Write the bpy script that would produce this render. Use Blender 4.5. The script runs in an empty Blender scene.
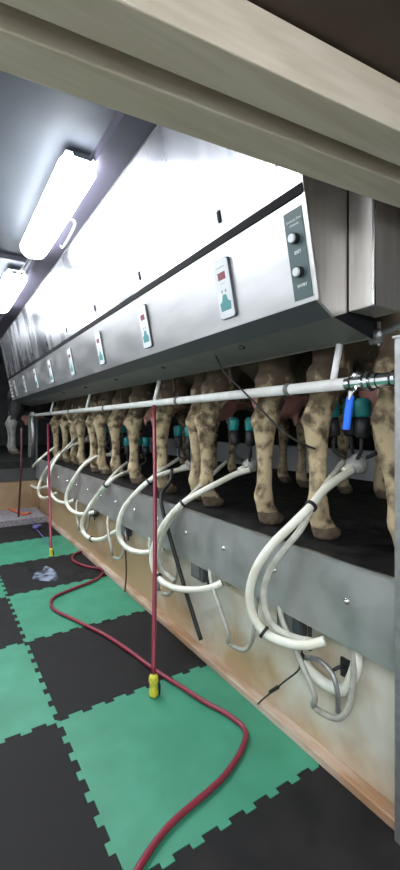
import bpy, bmesh, math, random
from mathutils import Vector, Matrix, noise
random.seed(4)
C = bpy.context.scene.collection
H = 1.5                       # eye height above the pit floor
TH = math.radians(32.6); CT, ST = math.cos(TH), math.sin(TH)
F = 410.0; CX = 200.0; HY = 425.0

# ---- pixel of the photo -> point of the place, on a vertical plane X=a or a level plane Z=zz
def P(px, py, a):
    u = (px-CX)/F; y = a*(CT-u*ST)/(ST+u*CT); d = a*ST+y*CT
    return Vector((a, y, H+(HY-py)/F*d))
def G(px, py, zz=0.0):
    d = (zz-H)*F/(HY-py); r = (px-CX)/F*d
    return Vector((r*CT+d*ST, d*CT-r*ST, zz))

# ---------------------------------------------------------------- materials
def brushed(m, an, rot=0):
    nt = m.node_tree; b = nt.nodes['Principled BSDF']; b.inputs['Anisotropic'].default_value = an
    b.inputs['Anisotropic Rotation'].default_value = rot
    c = nt.nodes.new('ShaderNodeCombineXYZ'); c.inputs[1].default_value = 1
    nt.links.new(c.outputs[0], b.inputs['Tangent'])
def mat(name, col, rough=.5, metal=0.0, col2=None, scale=8.0, bump=0.0, emit=None, strength=0.0,
        stretch=(1,1,1), rough2=None, thresh=(.35,.65), alpha=None, trans=0.0, detail=4, aniso=None, spec=None, rand=False):
    m = bpy.data.materials.new(name); m.use_nodes = True
    nt = m.node_tree; b = nt.nodes['Principled BSDF']
    b.inputs['Base Color'].default_value = (*col, 1)
    b.inputs['Roughness'].default_value = rough; b.inputs['Metallic'].default_value = metal
    if spec is not None: b.inputs['Specular IOR Level'].default_value = spec
    if trans: b.inputs['Transmission Weight'].default_value = trans
    if alpha is not None: b.inputs['Alpha'].default_value = alpha
    if emit: b.inputs['Emission Color'].default_value = (*emit, 1); b.inputs['Emission Strength'].default_value = strength
    if col2 or bump or rough2 is not None:
        tc = nt.nodes.new('ShaderNodeTexCoord'); mp = nt.nodes.new('ShaderNodeMapping')
        mp.inputs['Scale'].default_value = stretch
        if rand:
            oi = nt.nodes.new('ShaderNodeObjectInfo'); vm = nt.nodes.new('ShaderNodeVectorMath'); vm.operation='ADD'
            sc = nt.nodes.new('ShaderNodeMath'); sc.operation='MULTIPLY'; sc.inputs[1].default_value = 37.0
            nt.links.new(oi.outputs['Random'], sc.inputs[0]); nt.links.new(tc.outputs['Object'], vm.inputs[0])
            nt.links.new(sc.outputs[0], vm.inputs[1]); nt.links.new(vm.outputs[0], mp.inputs['Vector'])
        else:
            nt.links.new(tc.outputs['Object'], mp.inputs['Vector'])
        nz = nt.nodes.new('ShaderNodeTexNoise'); nz.inputs['Scale'].default_value = scale; nz.inputs['Detail'].default_value = detail
        nt.links.new(mp.outputs[0], nz.inputs['Vector'])
        if col2:
            r = nt.nodes.new('ShaderNodeValToRGB')
            r.color_ramp.elements[0].position = thresh[0]; r.color_ramp.elements[0].color = (*col, 1)
            r.color_ramp.elements[1].position = thresh[1]; r.color_ramp.elements[1].color = (*col2, 1)
            nt.links.new(nz.outputs['Fac'], r.inputs[0]); nt.links.new(r.outputs[0], b.inputs['Base Color'])
        if rough2 is not None:
            mr = nt.nodes.new('ShaderNodeMapRange'); mr.inputs['From Min'].default_value=.3; mr.inputs['From Max'].default_value=.7
            mr.inputs['To Min'].default_value = rough; mr.inputs['To Max'].default_value = rough2
            nt.links.new(nz.outputs['Fac'], mr.inputs['Value']); nt.links.new(mr.outputs[0], b.inputs['Roughness'])
        if bump:
            bp = nt.nodes.new('ShaderNodeBump'); bp.inputs['Strength'].default_value = bump; bp.inputs['Distance'].default_value = .01
            nt.links.new(nz.outputs['Fac'], bp.inputs['Height']); nt.links.new(bp.outputs[0], b.inputs['Normal'])
    return m

M = dict(
 steel   = mat('brushed stainless sheet', (.56,.56,.555), .30, 1, (.66,.65,.64), 5, .05, stretch=(1,.5,2), rough2=.42),
 panel   = mat('splashed stainless panel', (.60,.61,.64), .20, 1, (.74,.74,.76), 2.0, .012, stretch=(1,1.6,.35), rough2=.34),
 steelend= mat('brushed stainless end sheet', (.62,.59,.56), .50, .9, (.70,.67,.64), 14, .04, stretch=(2,2,.15)),
 kick    = mat('galvanised kick sheet', (.43,.43,.42), .36, .8, (.52,.52,.51), 6, .05, rough2=.55),
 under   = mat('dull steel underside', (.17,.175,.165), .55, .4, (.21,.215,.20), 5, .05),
 chrome  = mat('polished chrome', (.75,.75,.76), .15, 1),
 galv    = mat('galvanised pipe', (.33,.33,.33), .45, .8, (.42,.42,.41), 30, .1),
 black   = mat('black rubber', (.012,.012,.013), .55),
 blackseal=mat('dark seal strip', (.012,.012,.013), .7, spec=.15),
 railw   = mat('white plastic rail', (.86,.86,.84), .4, 0, (.78,.77,.73), 20),
 hosew   = mat('milky white hose', (.84,.84,.75), .35, 0, (.72,.70,.57), 9, 0, spec=.5),
 hosec   = mat('cloudy clear hose', (.62,.62,.55), .25, 0, (.48,.47,.40), 25),
 hoseg   = mat('greyish vacuum hose', (.30,.30,.26), .35, 0, (.42,.41,.35), 22),
 red     = mat('red rubber hose', (.22,.014,.036), .4, 0, (.18,.018,.034), 12),
 yellow  = mat('yellow nozzle plastic', (.72,.66,.05), .4, 0, (.5,.46,.06), 60),
 blue    = mat('blue plastic grip', (.02,.17,.85), .35),
 teal    = mat('teal rubber liner', (.01,.20,.20), .45),
 claw    = mat('smoky claw bowl', (.32,.32,.29), .2, 0, (.45,.45,.42), 30),
 green   = mat('green foam mat', (.030,.20,.115), .5, 0, (.05,.27,.165), 5, .15, rand=True, detail=8, thresh=(.3,.75)),
 matblack= mat('black foam mat', (.006,.006,.006), .6, 0, (.020,.018,.018), 7, .2, rand=True, detail=9, spec=.25, rough2=.8, thresh=(.35,.8)),
 conc    = mat('damp floor concrete', (.12,.11,.10), .6, 0, (.20,.18,.16), 6, .2),
 deck    = mat('wet dark platform rubber', (.006,.006,.006), .5, 0, (.018,.017,.016), 9, .4, spec=.25, rough2=.8, detail=8),
 wall    = mat('painted concrete curb', (.60,.58,.49), .6, 0, (.42,.29,.16), 3.0, .25, detail=10, thresh=(.44,.72)),
 wood    = mat('wet tan ledge', (.34,.19,.10), .6, 0, (.56,.46,.37), 11, .3, stretch=(1,.25,1), detail=8),
 step    = mat('speckled gritty step', (.30,.27,.29), .8, 0, (.13,.12,.13), 40, .5),
 tanwall = mat('tan board wall', (.34,.23,.13), .6, 0, (.24,.15,.08), 3, .1),
 dark    = mat('dark wall sheet', (.03,.03,.032), .6, 0, (.05,.05,.052), 3),
 ceil    = mat('grey ceiling sheet', (.062,.070,.085), .6, 0, (.08,.09,.106), 1.5, .05),
 beam    = mat('grey lilac trunking', (.055,.05,.072), .5, 0, (.075,.068,.095), 2),
 timber  = mat('raw timber', (.58,.50,.38), .6, 0, (.68,.60,.48), 6, .15, stretch=(.4,6,6), detail=6),
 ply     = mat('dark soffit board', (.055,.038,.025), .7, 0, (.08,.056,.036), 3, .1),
 whitewall=mat('white washed wall', (.70,.71,.72), .5, 0, (.62,.63,.64), 3),
 lampbody= mat('white lamp housing', (.75,.76,.78), .4),
 lamp    = mat('lit lamp diffuser', (.9,.92,1), .4, emit=(.90,.95,1.0), strength=13.0),
 plastw  = mat('white display housing', (.72,.74,.76), .35),
 plastk  = mat('dark display rim', (.06,.07,.075), .4),
 redled  = mat('lit red digit window', (.14,.01,.025), .3, emit=(.4,.02,.05), strength=.08),
 symbol  = mat('teal symbol print', (.07,.27,.27), .4),
 greyp   = mat('grey button print', (.35,.36,.42), .4),
 plate   = mat('slate green control plate', (.075,.115,.115), .35),
 textw   = mat('white print', (.70,.76,.75), .4),
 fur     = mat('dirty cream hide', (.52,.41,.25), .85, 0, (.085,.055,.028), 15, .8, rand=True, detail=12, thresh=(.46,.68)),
 furtop  = mat('brown upper hide', (.13,.085,.05), .85, 0, (.24,.17,.10), 5, .4, rand=True, detail=8),
 furblack= mat('black hide', (.012,.011,.011), .8, 0, (.03,.028,.026), 6, .3),
 furwhite= mat('grey white hide', (.32,.32,.30), .85, 0, (.2,.19,.17), 8, .3),
 skin    = mat('pink udder skin', (.50,.24,.20), .6, 0, (.42,.20,.16), 6),
 hoof    = mat('dark horn', (.10,.075,.05), .6, 0, (.2,.15,.1), 20),
 eye     = mat('dark eye', (.01,.008,.006), .1),
 milk    = mat('mottled bluish blotch', (.03,.035,.05), .25, 0, (.24,.29,.38), 12, thresh=(.4,.6)),  # mottled pale blue over near black, for the patch on the mat
 violet  = mat('violet cord', (.12,.11,.33), .4),
 orange  = mat('orange hose', (.55,.11,.035), .45),
 rust    = mat('brown rusty rod', (.07,.022,.018), .7),
)

def stained(m):
    nt = m.node_tree; r = next(n for n in nt.nodes if n.type=='VALTORGB'); nz = next(n for n in nt.nodes if n.type=='TEX_NOISE')
    tc = next(n for n in nt.nodes if n.type=='TEX_COORD'); sp = nt.nodes.new('ShaderNodeSeparateXYZ'); nt.links.new(tc.outputs['Object'], sp.inputs[0])
    a = nt.nodes.new('ShaderNodeMath'); a.operation='MULTIPLY_ADD'; a.inputs[1].default_value = -.55; a.inputs[2].default_value = .10   # dirt splashed low on the wall
    nt.links.new(sp.outputs[2], a.inputs[0])
    b = nt.nodes.new('ShaderNodeMath'); b.operation='MULTIPLY_ADD'; b.inputs[1].default_value = .075                                 # wall dirtier towards the far end
    nt.links.new(sp.outputs[1], b.inputs[0]); nt.links.new(a.outputs[0], b.inputs[2])
    c = nt.nodes.new('ShaderNodeMath'); c.operation='ADD'; nt.links.new(b.outputs[0], c.inputs[0]); nt.links.new(nz.outputs['Fac'], c.inputs[1])
    nt.links.new(c.outputs[0], r.inputs[0])
stained(M['wall'])
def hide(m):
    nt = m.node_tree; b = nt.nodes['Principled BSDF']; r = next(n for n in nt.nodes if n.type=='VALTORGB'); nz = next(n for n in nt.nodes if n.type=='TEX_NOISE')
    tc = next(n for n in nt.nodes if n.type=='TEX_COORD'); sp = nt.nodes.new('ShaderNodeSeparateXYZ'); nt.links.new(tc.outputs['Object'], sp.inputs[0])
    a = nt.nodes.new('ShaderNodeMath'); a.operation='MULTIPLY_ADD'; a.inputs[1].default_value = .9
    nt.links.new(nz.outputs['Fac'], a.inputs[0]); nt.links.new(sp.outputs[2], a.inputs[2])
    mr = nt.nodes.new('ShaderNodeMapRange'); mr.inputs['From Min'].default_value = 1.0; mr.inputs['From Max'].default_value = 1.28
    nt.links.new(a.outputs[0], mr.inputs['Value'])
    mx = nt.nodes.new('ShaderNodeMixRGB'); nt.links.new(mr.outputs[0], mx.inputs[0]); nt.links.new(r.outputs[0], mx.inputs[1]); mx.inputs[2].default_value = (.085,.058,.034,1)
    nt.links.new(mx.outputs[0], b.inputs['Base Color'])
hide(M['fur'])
brushed(M['panel'], .55)
brushed(M['steel'], .5)
# ---------------------------------------------------------------- helpers
def tag(o, label=None, cat=None, group=None, kind=None):
    if label: o['label'] = label
    if cat: o['category'] = cat
    if group: o['group'] = group
    if kind: o['kind'] = kind
    return o
def empty(name, loc=(0,0,0), **k):
    o = bpy.data.objects.new(name, None); C.objects.link(o); o.location = loc; o.empty_display_size=.1
    return tag(o, **k)
def obj(name, bm, m, parent=None, smooth=False, bevel=0, **k):
    me = bpy.data.meshes.new(name)
    bmesh.ops.recalc_face_normals(bm, faces=bm.faces)
    bm.to_mesh(me); bm.free()
    for mm in (m if isinstance(m, (list,tuple)) else [m]): me.materials.append(mm)
    if smooth:
        for p in me.polygons: p.use_smooth = True
    o = bpy.data.objects.new(name, me); C.objects.link(o)
    if parent:
        o.parent = parent
        o.matrix_parent_inverse = Matrix.Identity(4)
        me.transform(matrix_of(parent).inverted())
    if bevel:
        b = o.modifiers.new('b','BEVEL'); b.width = bevel; b.segments = 2; b.limit_method='ANGLE'; b.angle_limit=math.radians(40)
    return tag(o, **k)
def matrix_of(o):
    m = o.matrix_basis.copy()
    while o.parent: o = o.parent; m = o.matrix_basis @ m
    return m
def box(bm, x0,x1,y0,y1,z0,z1, mtx=None):
    vs = [Vector((x,y,z)) for x in (x0,x1) for y in (y0,y1) for z in (z0,z1)]
    if mtx: vs = [mtx @ v for v in vs]
    v = [bm.verts.new(p) for p in vs]
    for f in ((0,1,3,2),(4,6,7,5),(0,4,5,1),(2,3,7,6),(0,2,6,4),(1,5,7,3)): bm.faces.new([v[i] for i in f])
    return bm
def B(*a, **k):
    bm = bmesh.new(); box(bm, *a, **k); return bm
def prism(bm, pts, w0, w1, axis='Y', mtx=None):
    def mk(p, w):
        v = {'Y':Vector((p[0],w,p[1])), 'Z':Vector((p[0],p[1],w)), 'X':Vector((w,p[0],p[1]))}[axis]
        return mtx @ v if mtx else v
    a = [bm.verts.new(mk(p,w0)) for p in pts]; b = [bm.verts.new(mk(p,w1)) for p in pts]
    bm.faces.new(a); bm.faces.new(b[::-1]); n = len(pts)
    for i in range(n): bm.faces.new((a[i], a[(i+1)%n], b[(i+1)%n], b[i]))
    return bm
def smoothpath(pts, n=8):
    pts = [Vector(p) for p in pts]; out = []
    for i in range(len(pts)-1):
        p0 = pts[max(i-1,0)]; p1 = pts[i]; p2 = pts[i+1]; p3 = pts[min(i+2,len(pts)-1)]
        for k in range(n):
            t = k/n
            out.append(.5*((2*p1)+(p2-p0)*t+(2*p0-5*p1+4*p2-p3)*t*t+(3*p1-p0-3*p2+p3)*t**3))
    out.append(pts[-1]); return out
def tube(bm, pts, r, seg=10, smooth=0):
    if smooth: pts = smoothpath(pts, smooth)
    pts = [Vector(p) for p in pts]; n = len(pts)
    rr = r if isinstance(r,(list,tuple)) else [r]*n
    if len(rr) != n: rr = [rr[min(int(i/(n-1)*(len(rr)-1)),len(rr)-2)]*(1-((i/(n-1)*(len(rr)-1))-min(int(i/(n-1)*(len(rr)-1)),len(rr)-2))) + rr[min(int(i/(n-1)*(len(rr)-1)),len(rr)-2)+1]*((i/(n-1)*(len(rr)-1))-min(int(i/(n-1)*(len(rr)-1)),len(rr)-2)) for i in range(n)]
    t0 = (pts[1]-pts[0]).normalized()
    up = Vector((0,0,1)) if abs(t0.z)<.9 else Vector((1,0,0))
    nrm = (up - t0*up.dot(t0)).normalized(); rings = []
    for i,p in enumerate(pts):
        t = (pts[min(i+1,n-1)]-pts[max(i-1,0)])
        t = t.normalized() if t.length>1e-9 else t0
        nrm = (nrm - t*nrm.dot(t)).normalized(); bi = t.cross(nrm)
        rings.append([bm.verts.new(p + (nrm*math.cos(2*math.pi*k/seg)+bi*math.sin(2*math.pi*k/seg))*rr[i]) for k in range(seg)])
    for a,b in zip(rings, rings[1:]):
        for k in range(seg): bm.faces.new((a[k],a[(k+1)%seg],b[(k+1)%seg],b[k]))
    bm.faces.new(rings[0][::-1]); bm.faces.new(rings[-1]); return bm
def T(pts, r, seg=10, smooth=0):
    bm = bmesh.new(); return tube(bm, pts, r, seg, smooth)
def ball(bm, c, r, sub=2):
    rx = r if isinstance(r,(tuple,list)) else (r,r,r)
    bmesh.ops.create_icosphere(bm, subdivisions=sub, radius=1, matrix=Matrix.Translation(c) @ Matrix.Diagonal((*rx,1)))
    return bm
def text(name, s, size, mtx, m, parent, depth=.0006):
    cu = bpy.data.curves.new(name,'FONT'); cu.body = s; cu.size = size; cu.align_x='CENTER'; cu.align_y='CENTER'; cu.extrude = depth; cu.offset=size*.02
    to = bpy.data.objects.new('tmp', cu); C.objects.link(to)
    bpy.context.view_layer.update()
    me = bpy.data.meshes.new_from_object(to); bpy.data.objects.remove(to)
    me.name = name; me.transform(mtx); me.materials.clear(); me.materials.append(m)
    o = bpy.data.objects.new(name, me); C.objects.link(o); o.parent = parent
    me.transform(matrix_of(parent).inverted()); return o
def struct(name, bm, m, **k):
    return obj(name, bm, m, kind='structure', **k)

# ---------------------------------------------------------------- room
ZC = H+1.75
XL, XR, YN, YF = -1.7, 5.2, -2.2, 13.0
DZ = .90                      # platform height
PE = 7.35                     # far end of the pit
struct('floor', B(XL,1.47,YN,PE,-.1,0), M['conc'], label='damp grey concrete floor of the milking pit under the foam mats')
struct('floor', B(1.4045,XR,YN,PE,DZ-.05,DZ), M['deck'], label='wet black raised platform the cows stand on')
struct('floor', B(XL,XR,PE,YF,DZ-.12,DZ), M['deck'], label='dark raised floor beyond the far end of the pit')
struct('wall_pit_side', B(1.47,1.55,YN,PE,-.1,DZ-.05), M['wall'], label='stained cream concrete pit wall below the steel kick sheet')
struct('wall_pit_end', B(XL,1.47,PE,PE+.1,-.1,DZ-.33), M['tanwall'], label='tan board wall closing the far end of the pit')
struct('trim_1', B(XL,1.47,PE-.01,PE+.1,DZ-.33,DZ-.12), M['dark'], label='dark band along the top of the far pit end wall')
struct('trim_2', B(1.41,1.47,YN,PE,0,.05), M['wood'], bevel=.006, label='wet tan ledge along the foot of the pit wall')
struct('trim_3', B(XL,1.41,6.55,PE,0,.11), M['step'], bevel=.01, label='gritty speckled grey step at the far end of the pit')
struct('wall_left', B(XL-.1,XL,YN,YF,-.1,ZC), M['whitewall'])
struct('added_dark_slab', B(XL,XL+.04,6.6,7.9,0.112,ZC-.1), M['dark'], label='added unseen dark slab on the left wall, reflected in the hood')  # unseen slab added to reflect as a dark band in the hood
struct('wall_right', B(XR,XR+.1,YN,YF,-.1,ZC), M['dark'])
struct('wall_far', B(XL-.1,XR+.1,YF,YF+.1,-.1,ZC), M['dark'])
struct('wall_near', B(XL-.1,XR+.1,YN-.1,YN,-.1,ZC), M['whitewall'])
struct('ceiling', B(XL-.1,XR+.1,YN-.1,YF+.1,ZC,ZC+.1), M['ceil'])
bm = bmesh.new()
for y in (4.6, 7.2, 9.8): box(bm, XL,.80,y,y+.06,ZC-.05,ZC)
struct('trim_4', bm, M['beam'], label='thin grey battens crossing the ceiling sheets')
struct('trim_5', B(.84,1.05,YN,9.2,ZC-.09,ZC), M['beam'], label='grey lilac trunking between the lamps and the steel hood')
struct('trim_6', B(3.9,4.05,YN,9.5,DZ,DZ+.32), M['whitewall'], label='low pale concrete curb beyond the cows')

# timber header overhead (its far lower edge crosses the photo top right)
zb = H+.79
p0, p1 = Vector((.98,.917)), Vector((1.424,.868)); dr = (p1-p0).normalized(); nr = Vector((dr.y,-dr.x))  # towards the camera
if nr.y > 0: nr = -nr
def strip(o0, o1, s0, s1, z0, z1):
    c = [p0+dr*s0+nr*o0, p0+dr*s1+nr*o0, p0+dr*s1+nr*o1, p0+dr*s0+nr*o1]
    bm = bmesh.new(); prism(bm, [(q.x,q.y) for q in c], z0, z1, 'Z'); return bm
s0, s1 = -2.66, 3.9
struct('trim_7', strip(0,.11,s0,s1,zb,zb+.14), M['timber'], bevel=.004, label='raw timber header crossing overhead at the top right')
struct('trim_8', strip(.165,.27,s0,s1,zb+.0,zb+.13), M['timber'], bevel=.004, label='second raw timber joist behind the header')
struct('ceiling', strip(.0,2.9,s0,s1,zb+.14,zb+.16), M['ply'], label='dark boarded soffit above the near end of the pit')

# ---------------------------------------------------------------- stainless hood
Y0, Y1 = 1.10, 8.85
fb = Vector((1.25,0,H+.49)); upv = Vector((-.194,0,.981)).normalized()
def FM(y, s, out=0.0):         # frame on the slanted front: right, up, outward
    n = Vector((-upv.z,0,upv.x)); o = fb + upv*s + n*out; o.y = y
    return Matrix(((0,upv.x,n.x,o.x),(-1,0,0,o.y),(0,upv.z,n.z,o.z),(0,0,0,1)))
LEN = Y1-Y0
hood = empty('equipment_hood', (1.4,Y0,H+.4), label='long stainless steel equipment hood hung over the row of cows', cat='equipment hood')
obj('fascia', B(-LEN,0,0,.402,-.012,0, mtx=FM(Y0,0)), M['steel'], hood, bevel=.002)
obj('seal_strip', B(-LEN,0,.404,.438,-.012,.006, mtx=FM(Y0,0)), M['blackseal'], hood, label='black seal strip')
TOP = 1.19
ys = [Y0, 1.22, 3.15, 5.08, 7.01, Y1]
for i in range(5):
    a, b = ys[i]+.002, ys[i+1]-.002
    pn = obj('upper_panel', B(-(b-a),0,.442,TOP,-.012,0, mtx=FM(a,0)), M['panel'], hood, bevel=.0015)
    for yl in [1.62+.93*k for k in range(8)]:
        if a < yl < b:
            bm = B(-.011,.011,.50,.555,0,.006, mtx=FM(yl,0))
            obj('latch', bm, M['blackseal'], pn, label='black slot latch')
# returns and underside
Bx, Bz = 1.25, H+.49; Cx, Cz = 1.34, H+.435; Dx, Dz = 1.593, H+.374
bm = bmesh.new(); prism(bm, [(Bx,Bz),(Cx,Cz),(Cx,Cz+.012),(Bx+.01,Bz+.012)], Y0, Y1); obj('lower_return', bm, M['plastk'], hood, label='dark folded lower return')
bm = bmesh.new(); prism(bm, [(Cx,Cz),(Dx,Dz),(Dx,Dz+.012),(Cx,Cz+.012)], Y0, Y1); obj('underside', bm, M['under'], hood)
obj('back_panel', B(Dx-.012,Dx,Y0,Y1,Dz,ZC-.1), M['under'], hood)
tp = fb + upv*TOP
for nm, ya, yb in (('end_panel',Y0-.004,Y0+.008),('end_panel',Y1-.008,Y1+.004)):
    bm = bmesh.new(); prism(bm, [(Bx-.002,Bz),(Cx,Cz),(1.42,H+.463),(1.42,tp.z),(tp.x,tp.z)], ya, yb); obj(nm, bm, M['steelend'], hood)
    bm = bmesh.new(); prism(bm, [(Cx+.002,Cz),(Dx,Dz),(Dx,tp.z),(1.421,tp.z),(1.421,H+.463)], ya, yb); obj('recess_shade_panel', bm, M['blackseal'], hood, label='black sheet painted as the shaded recess')  # second piece: black sheet painted in for the shade of the recess
obj('edge_bead', B(-.0,.008,0,.402,-.012,.004, mtx=FM(Y0,0)), M['steel'], hood, bevel=.002)
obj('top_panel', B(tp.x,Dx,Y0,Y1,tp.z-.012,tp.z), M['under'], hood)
for yl in [1.75+.93*k for k in range(8)]:
    obj('plug', T([(Cx+.05,yl,Cz-.005),(Cx+.05,yl,Cz-.022)], .018, 10), M['black'], hood)
# column cabinet at the near end
cab = empty('steel_cabinet', (1.6,1.03,H+.465), label='narrow stainless steel cabinet at the near end of the long hood', cat='cabinet')
obj('body', B(1.42,1.60,.97,1.09,H+.464,H+1.45), M['steelend'], cab, bevel=.004)
obj('edge_trim', B(1.414,1.424,.966,.978,H+.464,H+1.45), M['chrome'], cab, bevel=.002, label='bright steel corner trim')

# control plate with two knobs
def plate():
    r = empty('gate_control_plate', FM(1.165,.18,.003).translation, label='slate green switch plate with two knobs on the near end of the hood', cat='control panel')
    m = FM(1.165,.02,.0)
    obj('backing', B(-.052,.046,.0,.345,0,.003, mtx=m), M['plate'], r, bevel=.001)
    for s, t1 in ((.235,'EXIT'),(.105,'ENTRY')):
        n = bmesh.new(); tube(n, [m@Vector((0,s,.003)), m@Vector((0,s,.026))], .021, 20); k = obj('knob', n, M['black'], r, smooth=False, bevel=.001, label='round black knob')
        n = bmesh.new(); tube(n, [m@Vector((0,s,.026)), m@Vector((0,s,.034))], [.018,.016], 18); c_ = obj('knob_cap', n, M['plastw'], k, bevel=.001, label='pale knob face')
        text('lettering', t1, .017, m@Matrix.Translation((0,s-.052,.0035)), M['textw'], r)
    text('lettering', 'Entrance Gate', .0135, m@Matrix.Translation((0,.306,.0035)), M['textw'], r)
    text('lettering', 'Controls', .0135, m@Matrix.Translation((0,.289,.0035)), M['textw'], r)
plate()

# displays
def rrect(w, h, r, n=5):
    out = []
    for cx,cy,a0 in ((w-r,h-r,0),(-w+r,h-r,90),(-w+r,-h+r,180),(w-r,-h+r,270)):
        for i in range(n+1):
            a = math.radians(a0+90*i/n); out.append((cx+r*math.cos(a), cy+r*math.sin(a)))
    return out
def display(y, label):
    m = FM(y, .192, 0.0)
    r = empty('milk_meter_display', m.translation, label=label, cat='control panel', group='milk meter displays along the hood')
    bm = bmesh.new(); prism(bm, rrect(.062,.144,.016), 0, .012, 'Z', m); obj('rim', bm, M['plastk'], r, label='dark rim')
    bm = bmesh.new(); prism(bm, rrect(.058,.140,.016), .0115, .016, 'Z', m); obj('housing', bm, M['plastw'], r)
    obj('screen', B(-.030,.030,.046,.082,.015,.0172, mtx=m), M['redled'], r, label='dark red digit window')
    bm = bmesh.new(); box(bm, -.034,.034,.104,.108,.015,.0168, mtx=m); obj('lettering', bm, M['greyp'], r); bm = bmesh.new(); box(bm, -.020,.020,.026,.028,.015,.0168, mtx=m); obj('lettering', bm, M['greyp'], r)
    for sx in (-.015,.015): obj('button', B(sx-.006,sx+.006,-.016,-.002,.015,.018, mtx=m), M['greyp'], r, bevel=.001)
    bm = bmesh.new(); prism(bm, [(-.040,-.104),(.040,-.104),(.044,-.066),(.024,-.056),(.013,-.026),(-.013,-.026),(-.024,-.056),(-.044,-.066)], .015, .0172, 'Z', m)
    obj('symbol', bm, M['symbol'], r, label='teal stepped symbol')
pos = ['nearest and largest of the row, beside the switch plate','second from the near end of the row','third from the near end of the row','fourth from the near end of the row',
       'fourth from the far end of the row','third from the far end of the row','last but one at the far end of the row','farthest and smallest of the row']
for k in range(8): display(1.655+.93*k, 'white display on the hood, '+pos[k])
bm = bmesh.new()
for j in range(5): box(bm, -.16,-.05,.05+.07*j,.09+.07*j,0,.01, mtx=FM(8.6,0))
o = obj('junction_strip', bm, M['plastw']); tag(o, 'stack of small white terminal boxes at the far end of the hood', 'junction box')

# ---------------------------------------------------------------- lamps
def lamp(x, y0, y1, z, label, group, wid=1.15, top=None):
    top = top or ZC
    r = empty('ceiling_lamp', (x,(y0+y1)/2,z), label=label, cat='ceiling lamp', group=group)
    prof = [(-.10,.0),(-.098,-.045),(-.07,-.085),(-.03,-.10),(.03,-.10),(.07,-.085),(.098,-.045),(.10,.0)]
    def sec(sc): return [(x+px*sc*wid, z+pz*sc) for px,pz in prof]
    W_ = wid
    bm = bmesh.new(); st = [(y0,.62),(y0+.03,.85),(y0+.09,1),(y1-.09,1),(y1-.03,.85),(y1,.62)]
    rings = [[bm.verts.new((q[0],yy,q[1])) for q in sec(s)] for yy,s in st]
    for a,b in zip(rings,rings[1:]):
        for i in range(len(a)): bm.faces.new((a[i],a[(i+1)%len(a)],b[(i+1)%len(a)],b[i]))
    bm.faces.new(rings[0]); bm.faces.new(rings[-1])
    obj('diffuser', bm, M['lamp'], r, label='glowing white diffuser')
    obj('housing', B(x-.09,x+.09,y0+.05,y1-.05,z,z+.05), M['lampbody'], r, bevel=.01)
    for yy in (y0+.3,y1-.3): obj('bracket', B(x-.02,x+.02,yy-.02,yy+.02,z+.05,top), M['lampbody'], r)
    for yy in (y0,y1): obj('clip', B(x-.06,x+.06,yy-.012,yy+.012,z-.02,z+.01), M['chrome'], r, bevel=.002)
    return r
ZL = H+1.64
lamp0 = lamp(.745, 2.5, 4.10, ZL, 'glowing tube lamp along the ceiling nearest the camera, beside the hood', 'tube lamps beside the hood')
lamp(.72, 4.78, 6.3, ZL, 'second glowing tube lamp at the left edge, beyond the nearest one', 'tube lamps beside the hood')
lamp(-.85, 1.5, 3.1, ZL, 'added unseen tube lamp on the left of the pit ceiling, near one', 'added unseen tube lamps')  # added out of view to light the steel and reflect in it
lamp(-.85, 8.1, 9.7, ZL, 'added unseen tube lamp on the left of the pit ceiling, farthest one', 'added unseen tube lamps')  # unseen extra lamp, added to light the far left wall and steel
lamp(-.85, 4.3, 5.9, ZL, 'added unseen tube lamp on the left of the pit ceiling, far one', 'added unseen tube lamps')  # extra lamp out of view, added to brighten the farther panels
lamp(.15, -1.6, -.1, H+.83, 'added unseen tube lamp under the soffit behind the camera, right one of two', 'added unseen tube lamps', top=zb+.14)  # added behind the view to brighten the timber and hood end
lamp(-.75, -1.5, 0.0, H+.83, 'added unseen tube lamp under the soffit behind the camera, left one of two', 'added unseen tube lamps', top=zb+.14)  # unseen lamp added to light the header and near hoses
o = obj('lamp_cable', T([(.74,4.08,ZL-.02),(.73,4.3,ZL-.06),(.72,4.55,ZL-.05),(.72,4.79,ZL-.02)], .012, 8, 5), M['galv'], smooth=True); tag(o,'short pale cable linking the two ceiling tube lamps','cable')
obj('cable', T([(.9,3.35,ZC-.085),(.93,3.32,ZC-.14),(.95,3.75,ZC-.15),(.96,3.9,ZC-.085)], .009, 8, 5), M['lampbody'], lamp0, smooth=True)

# ---------------------------------------------------------------- kick sheet, rail, posts
kick = empty('kick_sheet', (1.41,PE,H-.9), label='long grey steel kick sheet along the edge of the cow platform', cat='kick sheet')
obj('sheet', B(1.398,1.404,.86,PE,H-.90,H-.56), M['kick'], kick)
obj('lip', B(1.396,1.409,.86,PE,H-.568,H-.558), M['steel'], kick, label='bright folded top lip')
for i in range(10): obj('spacer', B(1.404,1.469,1.3+.62*i,1.36+.62*i,H-.70,H-.62), M['dark'], kick)
for i in range(15):
    y = 1.08+.425*i
    if y < PE-.1:
        n = bmesh.new(); tube(n, [(1.398,y,H-.715),(1.392,y,H-.715)], .013, 12); ball(n, (1.392,y,H-.715), (.008,.010,.010), 2)
        obj('bolt', n, M['chrome'], kick, smooth=True, label='shiny dome head bolt')
RX, RZ = 1.535, H+.184
rail = empty('rump_rail', (RX,4,RZ), label='long white rail running behind the cows below the hood', cat='rail')
yr = 1.185
obj('pipe', T([(RX,yr,RZ),(RX,8.1,RZ)], .027, 16), M['railw'], rail, smooth=True)
for yy in (1.265, 3.12, 5.0, 6.9):
    br = obj('bracket', T([(RX,yy,RZ),(Dx-.008,yy,Dz+.004)], .016, 12), M['railw'], rail, smooth=True, label='slanting white hanger')
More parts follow.
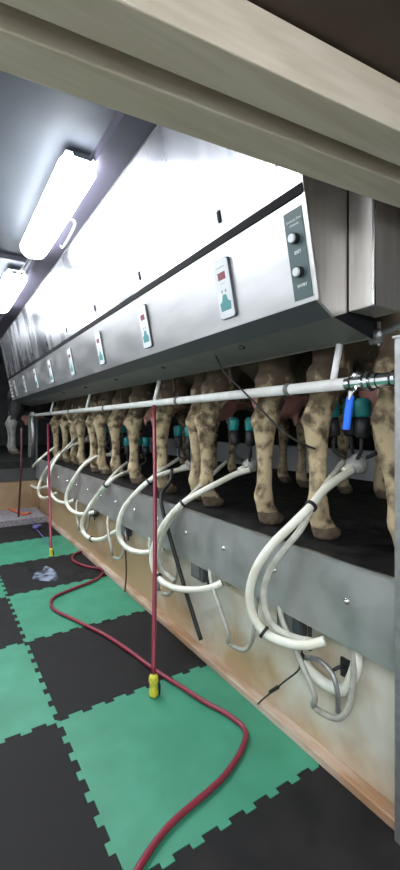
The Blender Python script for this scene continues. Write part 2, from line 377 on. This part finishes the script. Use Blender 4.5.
for px in (289,178,105,70,52):
    y = P(px,400,RX).y
    obj('clamp', T([(RX,y-.013,RZ),(RX,y+.013,RZ)], .034, 16), M['under'], rail, smooth=False, label='grey clamp ring')
# chrome fitting on the near end
val = empty('chrome_valve', (RX,1.1,RZ), label='chrome pipe valve at the near end of the white rail', cat='valve')
obj('pipe', T([(RX,yr,RZ),(RX,.55,RZ)], .020, 16), M['chrome'], val, smooth=True)
bm = bmesh.new()
for y,w,r in ((1.175,.02,.030),(1.12,.05,.036),(1.07,.016,.042),(1.04,.02,.034),(1.0,.05,.030),(.95,.014,.038)):
    tube(bm, [(RX,y-w/2,RZ),(RX,y+w/2,RZ)], r, 14)
ball(bm, (RX-.01,1.125,RZ+.028), (.024,.03,.02), 2)
obj('fitting', bm, M['chrome'], val, label='polished threaded fittings')
a, b = P(351,392,RX-.05), P(346,430,RX-.05)
dv = b-a; 
bm = bmesh.new(); tube(bm, [a+(a-b)*.15+Vector((.03,0,0)), a, a+dv*.2], .011, 8); obj('stem', bm, M['chrome'], val)
bm = bmesh.new()
q = [a+dv*.1, b]
wv = Vector((0,1,0))*.017; tv = Vector((1,0,0))*.008
vs = []
for p_ in q:
    for s1_ in (-1,1):
        for s2_ in (-1,1): vs.append(bm.verts.new(p_+wv*s1_+tv*s2_))
for f in ((0,1,3,2),(4,6,7,5),(0,4,5,1),(2,3,7,6),(0,2,6,4),(1,5,7,3)): bm.faces.new([vs[i] for i in f])
obj('lever', bm, M['blue'], val, bevel=.006, label='bright blue lever grip')
# pipe up behind the hood end
gp = empty('galvanised_pipe', (1.7,1,H+.3), label='short galvanised pipe with clamp just under the near steel cabinet', cat='pipe')
obj('pipe', T([P(372,338,1.72),P(400,326,1.72),P(420,318,1.72)], .019, 12), M['galv'], gp, smooth=True)
bm = bmesh.new(); c = P(379,335,1.72); ball(bm, c, .032, 2); tube(bm, [c+Vector((0,0,-.05)), c+Vector((0,0,.06))], .009, 8); tube(bm, [c+Vector((0,-.03,-.02)), c+Vector((0,.04,-.02))], .022, 10)
obj('clamp', bm, M['galv'], gp)
post = empty('steel_post', (1.43,.84,0), label='grey steel post at the right edge, in front of the kick sheet end', cat='post')
obj('tube', B(1.376,1.436,.80,.862,0.0,H+.31), M['galv'], post, bevel=.004)
obj('cap', B(1.372,1.440,.796,.866,H+.31,H+.318), M['galv'], post)
post2 = empty('steel_post', (1.45,8.1,DZ), label='slim grey steel post carrying the far end of the white rail', cat='post')
obj('tube', T([(1.50,8.12,DZ),(1.50,8.12,H+.2)], .035, 12), M['galv'], post2, smooth=True)
obj('plate', B(1.42,1.58,8.15,8.17,DZ,H+.2), M['under'], post2)
obj('cap', T([(1.50,8.12,H+.17),(1.50,8.12,H+.24)], .05, 12), M['galv'], post2)

# ---------------------------------------------------------------- foam mats
def wave(t, L, dep=.012, n=15):
    """jigsaw offset polyline along 0..L"""
    pts = []; p = L/n
    for i in range(n):
        s = 1 if i%2 else -1
        x0, x1 = i*p, (i+1)*p
        if i == 0: pts += [(0,0),(x1-.006,0)] if False else [(0,0)]
        if 0 < i < n-1 or True:
            if i%2: pts += [(x0-.005,dep),(x1+.005,dep)]
            else:
                if i>0: pts += [(x0+.005,-dep)]
                else: pts += [(x0+.012,-dep)]
                pts += [(x1-.005,-dep)] if i<n-1 else [(x1-.012,-dep)]
    pts.append((L,0)); return pts
S = .888
def matpiece(xi, yi, col, label):
    x0, x1 = .508-S*(1-xi)+0, .508+S*xi      # xi=1 -> .508..1.396
    y0 = 3.01+S*yi; y1 = y0+S
    if xi == 1: x1 = 1.408
    last = y1 > 6.4
    W = wave(0, S)
    g = .0012
    pts = [(x0+w*((x1-x0)/S), y0+g+o) for w,o in W]                           # near edge
    pts += ([(x1,y0+w) for w,o in ((0,0),(S,0))] if xi == 1 else [(x1-g+o, y0+w) for w,o in W])[1:]
    fe = [(x0+w*((x1-x0)/S), y1-g+(0 if last else o)) for w,o in W] if not last else [(x0,y1),(x1,y1)]
    pts += fe[::-1][1:]
    pts += [(x0+g+o, y0+w) for w,o in W][::-1][1:-1]
    bm = bmesh.new(); prism(bm, pts, .0, .014, 'Z')
    o = obj('foam_mat', bm, M[col]); tag(o, label, 'floor mat', 'interlocking foam mats')
    o.location = (0,0,.0005)
rows = {-3:'near',-2:'', -1:'',0:'',1:'',2:'',3:''}
G_='green interlocking foam mat '; K_='black interlocking foam mat '
lab = {(1,-3):K_+'against the ledge, nearest the camera at bottom right',
 (1,-2):G_+'at the bottom centre, just beyond the yellow nozzle tip',
 (1,-1):K_+'along the ledge behind the near yellow nozzle',
 (1,0):G_+'in the middle, under the loose hose bend',
 (1,1):K_+'with the pale bluish patch on it',
 (1,2):G_+'under the far yellow nozzle',
 (1,3):K_+'farthest along the ledge, against the gritty step',
 (0,-3):G_+'nearest the camera in the left column',
 (0,-2):K_+'nearer than the green one at bottom left',
 (0,-1):G_+'at bottom left beside the long black mat',
 (0,0):K_+'at the left edge beside the large green mat',
 (0,1):G_+'at the left edge beside the black mat with the bluish patch',
 (0,2):K_+'farthest in the left column'}
for (xi,yi),l in lab.items():
    col = 'green' if (xi+yi)%2 else 'matblack'
    matpiece(xi, yi, col, l)
# mottled bluish patch on the mat
bm = bmesh.new(); pts = []
for px,py in ((32,579),(36,572),(42,571),(45,566),(51,568),(56,572),(58,578),(54,581),(45,581),(38,580)):
    q = G(px,py,.0155); pts.append((q.x,q.y))
pts = [(p.x,p.y) for p in smoothpath([Vector((*p,0)) for p in pts+pts[:1]], 4)][:-1]
prism(bm, pts, .0150, .0165, 'Z'); o = obj('blotch', bm, M['milk'], smooth=False); tag(o, 'pale bluish puddle on the black foam mat near the far yellow nozzle', 'blotch')

# ---------------------------------------------------------------- hoses in the pit
def drop(name, top, bot, bow, label, r=.0125, wtop=None):
    top, bot = Vector(top), Vector(bot)
    e = empty(name, bot, label=label, cat='hose')
    mid = (top+bot)/2+Vector(bow)
    r = r*1.1
    obj('hose', T([top, top*.72+bot*.28+Vector(bow)*.75, mid, top*.28+bot*.72+Vector(bow)*.75, bot], r, 12, 8), M['red'], e, smooth=True)
    return e
bot = G(153.5,674,.135); 
h1 = drop('wash_hose', P(154,406,1.515), bot, (-.02,-.06,-.02), 'red wash hose hanging from the white rail, with the near yellow nozzle')
def nozzle(p, e, d, sc=1):
    d = Vector(d).normalized()
    seq = [(0,.012),(.01,.019),(.035,.021),(.05,.017),(.075,.0165),(.09,.020),(.11,.021),(.118,.015),(.122,.012)]
    n = obj('nozzle', T([p+d*s*sc for s,_ in seq], [q*sc*1.3 for _,q in seq], 14), M['yellow'], e, smooth=True, label='yellow spray nozzle')
    obj('trigger', T([p+d*.03*sc+Vector((.022,-.01,0))*sc, p+d*.07*sc+Vector((.03,-.012,0))*sc, p+d*.115*sc+Vector((.026,-.012,0))*sc], .007*sc, 8, 4), M['black'], n, smooth=True, label='black trigger')
nozzle(bot, h1, (.0,-.02,-1), 1.0)
bot2 = G(51,548,.10)
h2 = drop('wash_hose', P(48,424,1.52), bot2, (-.01,-.03,0), 'red wash hose hanging far along the pit, with the far yellow nozzle', r=.0145)
nozzle(bot2, h2, (.02,-.15,-1), .78)
pts = [(120,900),(165,830),(225,775),(246,735),(230,716),(205,702),(180,686),(155,670),(128,650),(105,635),(75,620),(55,610),(51,603),(56,596),(75,588),(95,580),(102,574),(101,569),(85,566),(74,561),(73,556),(80,552),(96,551),(106,552)]
o = obj('ground_hose', T([G(x,y,.030) for x,y in pts], .0125, 10, 6), M['red'], smooth=True); tag(o, 'loose red hose winding over the green and black mats', 'hose')
pts = [(36,531),(40,538),(47,544),(50,556),]
o = obj('cable', T([G(30,516,.12)]+[G(x,y,.024) for x,y in ((34,526),(38,531),(44,538),(49,545))], .005, 8, 6), M['violet'], smooth=True); tag(o, 'thin violet cable curling on the far black mat below the step', 'cable')
c = G(36,527,.045); bm = bmesh.new(); ball(bm, c, (.05,.04,.03), 2); ball(bm, c+Vector((.05,.03,.01)), (.035,.02,.02), 2)
o = obj('violet_rag', bm, M['violet'], smooth=True); tag(o, 'small crumpled violet rag by the foot of the far step', 'rag')
o = obj('orange_hose', T([G(-12,497,.125),G(0,504,.125),G(10,509,.125),G(22,514,.125),G(30,513,.125)], .02, 10, 5), M['orange'], smooth=True); tag(o,'orange hose lying on the gritty far step','hose')
o = obj('rusty_rod', T([P(21.5,428,1.02),P(21,470,1.0),G(18.5,517,.11)], .014, 8, 4), M['rust'], smooth=True); tag(o,'thin dark red rod standing on the far step at the left edge','rod')
# black hose over the kick sheet
pts = [P(172,470,1.62),P(170,482,1.55),P(163,491,1.46),P(161,500,1.375),P(164,515,1.365),P(168,530,1.365),P(178,565,1.37),P(190,605,1.38),P(201,640,1.39)]
o = obj('black_hose', T(pts, .014, 10, 6), M['black'], smooth=True); tag(o, 'black rubber hose draped over the kick sheet down to the ledge', 'hose')
pts = [P(212,343,1.36),P(214,352,1.40),P(224,372,1.47),P(240,388,1.48),P(258,406,1.48),P(275,424,1.5),P(292,438,1.52),P(310,447,1.6),P(325,452,1.7)]
o = obj('hanging_cable', T(pts, .0055, 8, 6), M['black'], smooth=True); tag(o, 'thin black cable hanging from under the hood in front of the rail', 'cable')
o = obj('brown_cord', T([P(124,535,1.39),P(126,560,1.395),P(126,580,1.40),P(124,597,1.405)], .007, 8, 4), M['rust'], smooth=True); tag(o, 'short brown cord hanging against the cream pit wall', 'cord')

# ---------------------------------------------------------------- milking units: cluster + looping hoses
def cluster(c, label):
    r = empty('milking_cluster', c, label=label, cat='milking machine', group='milking clusters under the cows')
    prof = [(-.055,.012),(-.05,.040),(-.03,.055),(0,.058),(.02,.050),(.035,.03),(.05,.014)]
    obj('claw_bowl', T([c+Vector((0,0,z)) for z,_ in prof], [q for _,q in prof], 18), M['claw'], r, smooth=True)
    obj('outlet', T([c+Vector((0,0,-.02)), c+Vector((-.06,0,-.02)), c+Vector((-.10,0,-.035))], .019, 10, 4), M['hosew'], r, smooth=True, label='white outlet elbow')
    for sx in (-1,1):
        for sy in (-1,1):
            b0 = c+Vector((sx*.035,sy*.035,.03)); t0 = c+Vector((sx*.07,sy*.085,.14)); t1 = c+Vector((sx*.075,sy*.095,.24)); t2 = c+Vector((sx*.075,sy*.095,.335))
            s = obj('teat_cup', T([t0,t0+(t1-t0)*.1,t1], [.026,.036,.036], 14), M['black'], r, smooth=True, label='black cup shell')
            obj('liner', T([t1,t1+(t2-t1)*.15,t1+(t2-t1)*.8,t2], [.030,.038,.040,.028], 14), M['teal'], s, smooth=True, label='teal liner head')
            obj('milk_tube', T([b0, (b0+t0)/2+Vector((sx*.02,sy*.02,-.02)), t0], .010, 8, 4), M['black'], s, smooth=True)
def loop(name, main, branch, clip, label, rs=1.0, rb=.016):
    e = empty(name, main[-1], label=label, cat='hose', group='looping milk hoses over the kick sheet')
    obj('milk_hose', T(main, .0205*rs, 12, 7), M['hosew'], e, smooth=True, label='thick white milk hose')
    if branch: obj('pulse_hose', T(branch, rb*rs, 10, 7), M['hosec'], e, smooth=True, label='thinner cloudy hose')
    for k in clip:
        i = k; p = main[i]; t = (main[min(i+1,len(main)-1)]-main[i-1]).normalized()
        obj('strap', T([p-t*.007,p+t*.007], .030*rs, 12), M['black'], e, label='black strap')
    return e
L = {}
L['A'] = ([(352,470,1.80),(338,479,1.68),(324,490,1.56),(311,506,1.44),(293,524,1.34),(272,545,1.28),(257,567,1.24),(250,590,1.23),(252,612,1.24),(264,632,1.27),(284,642,1.31),(305,645,1.35),(325,641,1.405)],
          [(343,462,1.86),(333,474,1.74),(322,490,1.60),(312,508,1.46),(300,530,1.38),(284,550,1.33),(270,570,1.31),(264,592,1.30),(266,612,1.30),(276,628,1.33),(296,638,1.36),(318,642,1.42)], (3,9))
L['B'] = ([(250,470,1.82),(236,474,1.74),(220,482,1.62),(203,491,1.50),(183,503,1.40),(167,520,1.32),(156,540,1.27),(152,560,1.25),(158,577,1.26),(172,587,1.29),(192,590,1.33),(210,588,1.36),(222,583,1.41)],
          [(226,462,1.90),(216,471,1.76),(200,486,1.60),(184,503,1.42),(171,520,1.37),(162,538,1.33),(159,556,1.32),(163,570,1.34),(174,581,1.37)], (4,8))
L['C'] = ([(189,468,1.82),(178,470,1.72),(163,474,1.58),(148,482,1.43),(135,494,1.35),(124,508,1.29),(119,522,1.26),(119,536,1.27),(126,547,1.30),(138,552,1.34),(150,552,1.37),(163,549,1.41)],
          [(183,456,1.9),(172,463,1.75),(160,471,1.6),(147,482,1.44)], (3,))
L['D'] = ([(134,471,1.82),(125,473,1.72),(115,478,1.58),(106,485,1.45),(96,497,1.36),(87,511,1.30),(82,523,1.28),(84,533,1.29),(92,539,1.31),(102,539,1.34),(111,534,1.37),(120,529,1.41)],
          [(133,459,1.9),(124,465,1.75),(115,473,1.6),(105,485,1.46)], (3,8))
L['E'] = ([(112,455,1.82),(103,455,1.72),(94,458,1.60),(84,465,1.45),(76,475,1.36),(68,490,1.30),(66,501,1.28),(71,510,1.31),(81,514,1.35),(95,512,1.41)],
          [(108,442,1.9),(99,450,1.75),(90,458,1.6),(83,465,1.47)], ())
L['F'] = ([(85,441,1.82),(76,444,1.70),(66,449,1.58),(57,458,1.44),(51,469,1.35),(48.5,480,1.31),(50,491,1.29),(56,500,1.32),(66,503,1.37),(74,500,1.41)],
          [(84,430,1.9),(77,437,1.75),(70,444,1.6),(60,454,1.47)], ())
L['G'] = ([(62,449,1.80),(55,458,1.55),(48,467,1.42),(42,477,1.36),(38.5,488,1.31),(40,496,1.33),(46,498,1.36),(56,493,1.40)], None, ())
L['H'] = ([(60,445,1.80),(54,448,1.62),(46,454,1.50),(37,462,1.42),(30,471,1.36),(27.5,479,1.33),(31,485,1.33),(38,488,1.36),(50,486,1.40)], None, ())
names = {'A':'nearest and largest loop, at the right over the kick sheet','B':'second loop from the right, beside the near red hose','C':'third loop from the right, passing behind the near red hose',
 'D':'fourth loop from the right, left of the near red hose','E':'fifth loop from the right, its bottom just above the far kick bolts','F':'sixth loop from the right, just right of the far red hose',
 'G':'small inner loop crossing the far red hose','H':'farthest loop at the left, beside the far post'}
centers = []
for k in 'ABCDEFGH':
    mn, br, cl = L[k]
    def clear(q):                      # keep the hose above the platform lip until it is past it
        q = [list(v) for v in q]; lo = min(range(len(q)), key=lambda i: q[i][2])
        for v in q[:lo]:
            rt = (v[1]-425)/(v[0]+62)/.842
            if rt*v[2] > .525 and v[2] > 1.365: v[2] = max(.525/rt, 1.36)
        return [P(*v) for v in q]
    m3 = clear(mn); b3 = clear(br) if br else None
    loop('milk_hose_loop', m3, b3, cl, 'pale hose loop, '+names[k], 1.0 if k in 'AB' else 1.0)
    centers.append((k, m3[0]))
cn = {'A':'cluster half hidden behind the blue lever, nearest the camera','B':'cluster with teal liners left of the wide tan hind leg','C':'cluster just right of the near red hose top',
      'D':'cluster left of the near red hose, beside a tan leg','E':'cluster far along the row, fifth from the right','F':'cluster far along the row, sixth from the right'}
for k, p in centers:
    if k in cn:
        c = p+Vector((.06,.07 if k!='A' else .02,.03))
        cluster(c, 'milking '+cn[k])

# below the kick: clear loops, boxes, joints
def under(y, k):
    pts = [Vector((1.43,y+.30,H-.86)),Vector((1.38,y+.22,H-.93)),Vector((1.34,y+.08,H-1.02)),Vector((1.33,y-.02,H-1.13)),Vector((1.35,y-.0,H-1.2)),Vector((1.38,y-.10,H-1.20)),Vector((1.40,y-.15,H-1.10)),Vector((1.43,y-.14,H-.90))]
    return obj('pulse_tube', T(pts, .013, 10, 7), M['hoseg'], smooth=True, label='greyish tube looped under the kick sheet, '+k, cat='tube', group='tubes looped under the kick sheet')
for p_, k in ((P(236,600,1.40),'between the two nearest milk hose loops'),(P(322,640,1.40),'right below the nearest milk hose loop'),(P(165,556,1.40),'behind the second milk hose loop'),(P(118,532,1.40),'behind the third milk hose loop'),(P(84,512,1.40),'behind the fourth milk hose loop')):
    under(p_.y, k)
for p_, k in ((P(300,628,1.44),'nearest, behind the largest milk hose loop'),(P(205,575,1.44),'second, behind the end of the second hose loop'),(P(128,535,1.44),'third, behind the third hose loop'),(P(95,515,1.44),'farthest, behind the fourth hose loop')):
    e = empty('pulsator_box', (1.44,p_.y,p_.z), label='dark pulsator box under the kick sheet, '+k, cat='box', group='pulsator boxes under the kick sheet')
    y = p_.y; obj('body', B(1.412,1.468,y-.02,y+.13,H-1.0,H-.89), M['plastk'], e, bevel=.006)
    obj('lid', B(1.406,1.414,y+.02,y+.11,H-.985,H-.905), M['under'], e, bevel=.003)
    obj('bracket', B(1.40,1.41,y-.10,y-.085,H-1.01,H-.90), M['black'], e)
# black jointed cord, hook plate and curved pale pipe at the bottom right
e = empty('jointed_cord', P(300,660,1.38), label='thin dark cord with black joints hanging below the nearest hose loop', cat='cord')
obj('cord', T([P(302,650,1.40),P(300,668,1.39),P(285,681,1.38),P(274,690,1.38),P(262,700,1.40),P(256,706,1.42)], .004, 8, 4), M['black'], e, smooth=True)
obj('joint', T([P(302,654,1.398),P(301,668,1.392)], .011, 10), M['black'], e)
obj('joint', T([P(278,687,1.38),P(270,692,1.385)], .009, 10), M['black'], e)
e = empty('wall_hook', (1.47,P(345,668,1.46).y,P(345,668,1.46).z), label='small black hook plate on the cream wall at the bottom right', cat='hook')
c = P(345,668,1.462); obj('plate', B(1.458,1.47,c.y-.022,c.y+.022,c.z-.04,c.z+.04), M['black'], e, bevel=.002)
obj('pin', T([P(344,666,1.455),P(337,668,1.42),P(330,672,1.40)], .007, 8, 3), M['black'], e, smooth=True)
o = obj('curved_pipe', T([P(356,640,1.445),P(357,660,1.44),P(352,678,1.44),P(342,690,1.44),P(326,684,1.44),P(312,672,1.44),P(303,660,1.445)], .024, 12, 6), M['hosew'], smooth=True); tag(o,'thick pale pipe curving below the kick sheet at the bottom right','pipe')
o = obj('grey_tube', T([P(302,657,1.41),P(318,660,1.40),P(331,672,1.39),P(337,690,1.39),P(338,712,1.40)], .011, 10, 6), M['galv'], smooth=True); tag(o,'thin grey metal tube bending down beside the black hook plate','tube')

# ---------------------------------------------------------------- cows
LS = 1.3
SH = [(0,0)]
def chain(bm, pts, n=6, zs=1.0):
    """pts: (x,y,z,rx,ry) -> dense overlapping ellipsoids"""
    for a, b in zip(pts, pts[1:]):
        L_ = (Vector(a[:3])-Vector(b[:3])).length
        k = max(2, int(L_/max(.012,min(a[3],b[3])*.35)))
        for i in range(k+1):
            t = i/k; q = [a[j]*(1-t)+b[j]*t for j in range(5)]
            if q[0] < .5 and q[2] < .56: q[1] += SH[0][0]*(1-q[2]/.56)
            ball(bm, Vector(q[:3]), (q[3]*(LS if q[2]<.9 else 1),q[4]*(LS if q[2]<.9 else 1),min(q[3],q[4])*zs), 1 if q[3]<.09 else 2)
def cowmesh(name, yl, yr_, seed, mats):
    rnd = random.Random(seed); bm = bmesh.new()
    for s, y in ((-1,yl),(1,yr_)):
        xo = rnd.uniform(-.03,.05); sh = -.09 if (seed==0 and s<0) else rnd.uniform(-.02,.02); SH[0] = (sh, y)
        yb = s*.17
        chain(bm, [(xo+.065,y,.028,.050,.050),(xo+.02,y,.035,.066,.058),(xo-.0,y,.075,.060,.052),(xo-.02,y,.12,.050,.045),(xo-.032,y,.165,.056,.051),(xo-.028,y,.24,.042,.041),
                   (xo-.026,y,.36,.041,.040),(xo-.03,y,.46,.047,.045),(xo-.035,y,.54,.060,.052),(xo-.03,y,.60,.066,.056),(xo+.0,y,.68,.062,.054),
                   (xo+.035,y*.97+yb*.03,.78,.085,.066),(xo+.08,y*.88+yb*.12,.90,.125,.09),(xo+.12,y*.7+yb*.3,1.04,.15,.12),(.20,y*.45+yb*.55,1.18,.20,.15)])
        chain(bm, [(xo-.065,y,.56,.030,.030),(xo-.098,y,.625,.034,.032),(xo-.075,y,.70,.022,.022),(xo+.0,y*.95,.86,.024,.026)])       # point of hock and tendon
        for d in (-.022,.022): ball(bm, Vector((xo+.075,y+d+sh*.95,.03)), (.045,.026,.03), 2)
        ball(bm, Vector((xo-.055,y-.018+sh*.8,.105)), (.016,.014,.02),2); ball(bm, Vector((xo-.055,y+.018+sh*.8,.105)), (.016,.014,.02),2)

        fy = s*.17; xf = 1.30+rnd.uniform(-.06,.06)
        chain(bm, [(xf+.04,fy,.03,.062,.052),(xf,fy,.07,.055,.048),(xf-.01,fy,.15,.048,.045),(xf-.0,fy,.25,.034,.034),(xf+.0,fy,.38,.037,.037),(xf+.01,fy,.46,.05,.048),(xf-.0,fy,.60,.055,.05),(xf-.04,fy,.78,.09,.07),(xf-.02,fy*.9,.98,.14,.10)])
    ball(bm, (.16,0,1.24), (.24,.25,.17), 3); ball(bm, (.30,0,1.16), (.26,.29,.26), 3)
    ball(bm, (.62,0,1.06), (.46,.34,.33), 3); ball(bm, (.95,0,1.05), (.46,.32,.35), 3); ball(bm, (1.25,0,1.08), (.30,.25,.31), 3)
    chain(bm, [(.1,0,1.36,.08,.07),(.7,0,1.36,.08,.1),(1.25,0,1.34,.09,.09)])
    chain(bm, [(1.30,0,1.15,.22,.15),(1.52,0,1.25,.17,.11),(1.72,0,1.36,.13,.09)])
    chain(bm, [(1.74,0,1.38,.12,.10),(1.88,0,1.28,.10,.085),(2.02,0,1.14,.07,.065),(2.08,0,1.07,.068,.066)])
    for s in (-1,1):
        chain(bm, [(1.72,s*.08,1.43,.03,.03),(1.68,s*.17,1.43,.035,.045),(1.66,s*.23,1.40,.02,.03)])
    chain(bm, [(-.02,0,1.33,.045,.04),(-.075,0,1.24,.030,.028),(-.075,0,1.05,.022,.022),(-.05,.01,.88,.018,.018)])
    # udder
    ball(bm, (.36,0,.78), (.20,.17,.15), 3)
    for sx in (-1,1):
        for sy in (-1,1): chain(bm, [(.36+sx*.09,sy*.085,.68,.028,.028),(.36+sx*.09,sy*.09,.60,.016,.016)])
    me = bpy.data.meshes.new(name); bm.to_mesh(me); bm.free()
    o = bpy.data.objects.new('tmpcow', me); C.objects.link(o)
    r = o.modifiers.new('r','REMESH'); r.mode='VOXEL'; r.voxel_size = .0125; r.use_smooth_shade = True
    sm = o.modifiers.new('s','SMOOTH'); sm.iterations = 5; sm.factor = .5
    bpy.context.view_layer.update()
    dg = bpy.context.evaluated_depsgraph_get()
    m2 = bpy.data.meshes.new_from_object(o.evaluated_get(dg)); bpy.data.objects.remove(o); bpy.data.meshes.remove(me)
    m2.name = name; m2.materials.clear()
    for q in mats: m2.materials.append(q)
    for p in m2.polygons:
        p.use_smooth = True; c = p.center
        nzv = noise.noise(Vector((c.x*5+seed*9,c.y*5,c.z*5)))*.10
        if c.z < .07+nzv*.2: p.material_index = 2
        elif .12 < c.x < .60 and abs(c.y) < .19 and .55 < c.z < .90 and (c.z < .80) and (abs(c.y) < min(abs(yl),abs(yr_))-.06 or c.x > .22): p.material_index = 3
        elif seed == 11 and c.z > .72+nzv*1.6: p.material_index = 1
    return m2
yl_ = [(1.10,1.48),(1.86,2.51),(2.73,3.19),(3.83,4.40),(4.80,5.08),(5.72,6.17),(6.62,7.06)]
clab = ['tan legged cow nearest the camera, its hind leg at the right edge behind the post','tan legged cow with wide apart hind legs left of the bent black cable','tan legged cow just right of the near red hose',
        'tan legged cow left of the near red hose with pink udder showing','tan legged cow fifth from the right','tan legged cow sixth from the right','tan legged cow farthest of the row, beside the far red hose']
XC = 1.70
for i,(a,b) in enumerate(yl_):
    c = (a+b)/2
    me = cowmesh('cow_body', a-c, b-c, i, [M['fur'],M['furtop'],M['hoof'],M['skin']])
    e = empty('cow', (XC,c,DZ), label=clab[i], cat='cow', group='cows standing in a row on the platform')
    o = bpy.data.objects.new('body', me); C.objects.link(o); o.parent = e
    for s in (-1,1):
        bm = bmesh.new(); ball(bm, (XC+1.80,c+s*.088,DZ+1.37), .022, 2); obj('eye', bm, M['eye'], e, smooth=True)
        bm = bmesh.new(); ball(bm, (XC+2.12,c+s*.03,DZ+1.08), (.02,.014,.014), 2); obj('nostril', bm, M['eye'], e, smooth=True)
me = cowmesh('cow_body_black', -.22, .20, 11, [M['furwhite'],M['furblack'],M['hoof'],M['skin']])
p_ = Vector((1.32,9.35,DZ))
e = empty('cow', p_, label='black cow with grey white lower legs standing beyond the far end of the pit', cat='cow')
o = bpy.data.objects.new('body', me); C.objects.link(o); o.parent = e
for s in (-1,1):
    bm = bmesh.new(); ball(bm, p_+Vector((1.80,s*.088,1.37)), .022, 2); obj('eye', bm, M['eye'], e, smooth=True)

# ---------------------------------------------------------------- world, camera
w = bpy.data.worlds.new('World'); bpy.context.scene.world = w; w.use_nodes = True
w.node_tree.nodes['Background'].inputs[0].default_value = (.5,.55,.6,1); w.node_tree.nodes['Background'].inputs[1].default_value = .05
cam = bpy.data.cameras.new('Camera'); co = bpy.data.objects.new('Camera', cam); C.objects.link(co)
co.location = (0,0,H); co.rotation_euler = (math.pi/2, 0, -TH)
cam.sensor_fit = 'VERTICAL'; cam.sensor_height = 36; cam.sensor_width = 36*400/870; cam.lens = F/870*36; cam.shift_y = -10/870
cam.clip_start = .02
sc = bpy.context.scene; sc.camera = co
sc.view_settings.view_transform = 'Standard'; sc.view_settings.look = 'None'; sc.view_settings.gamma = 1
sc.view_settings.use_curve_mapping = False
sc.view_settings.exposure = 1.4
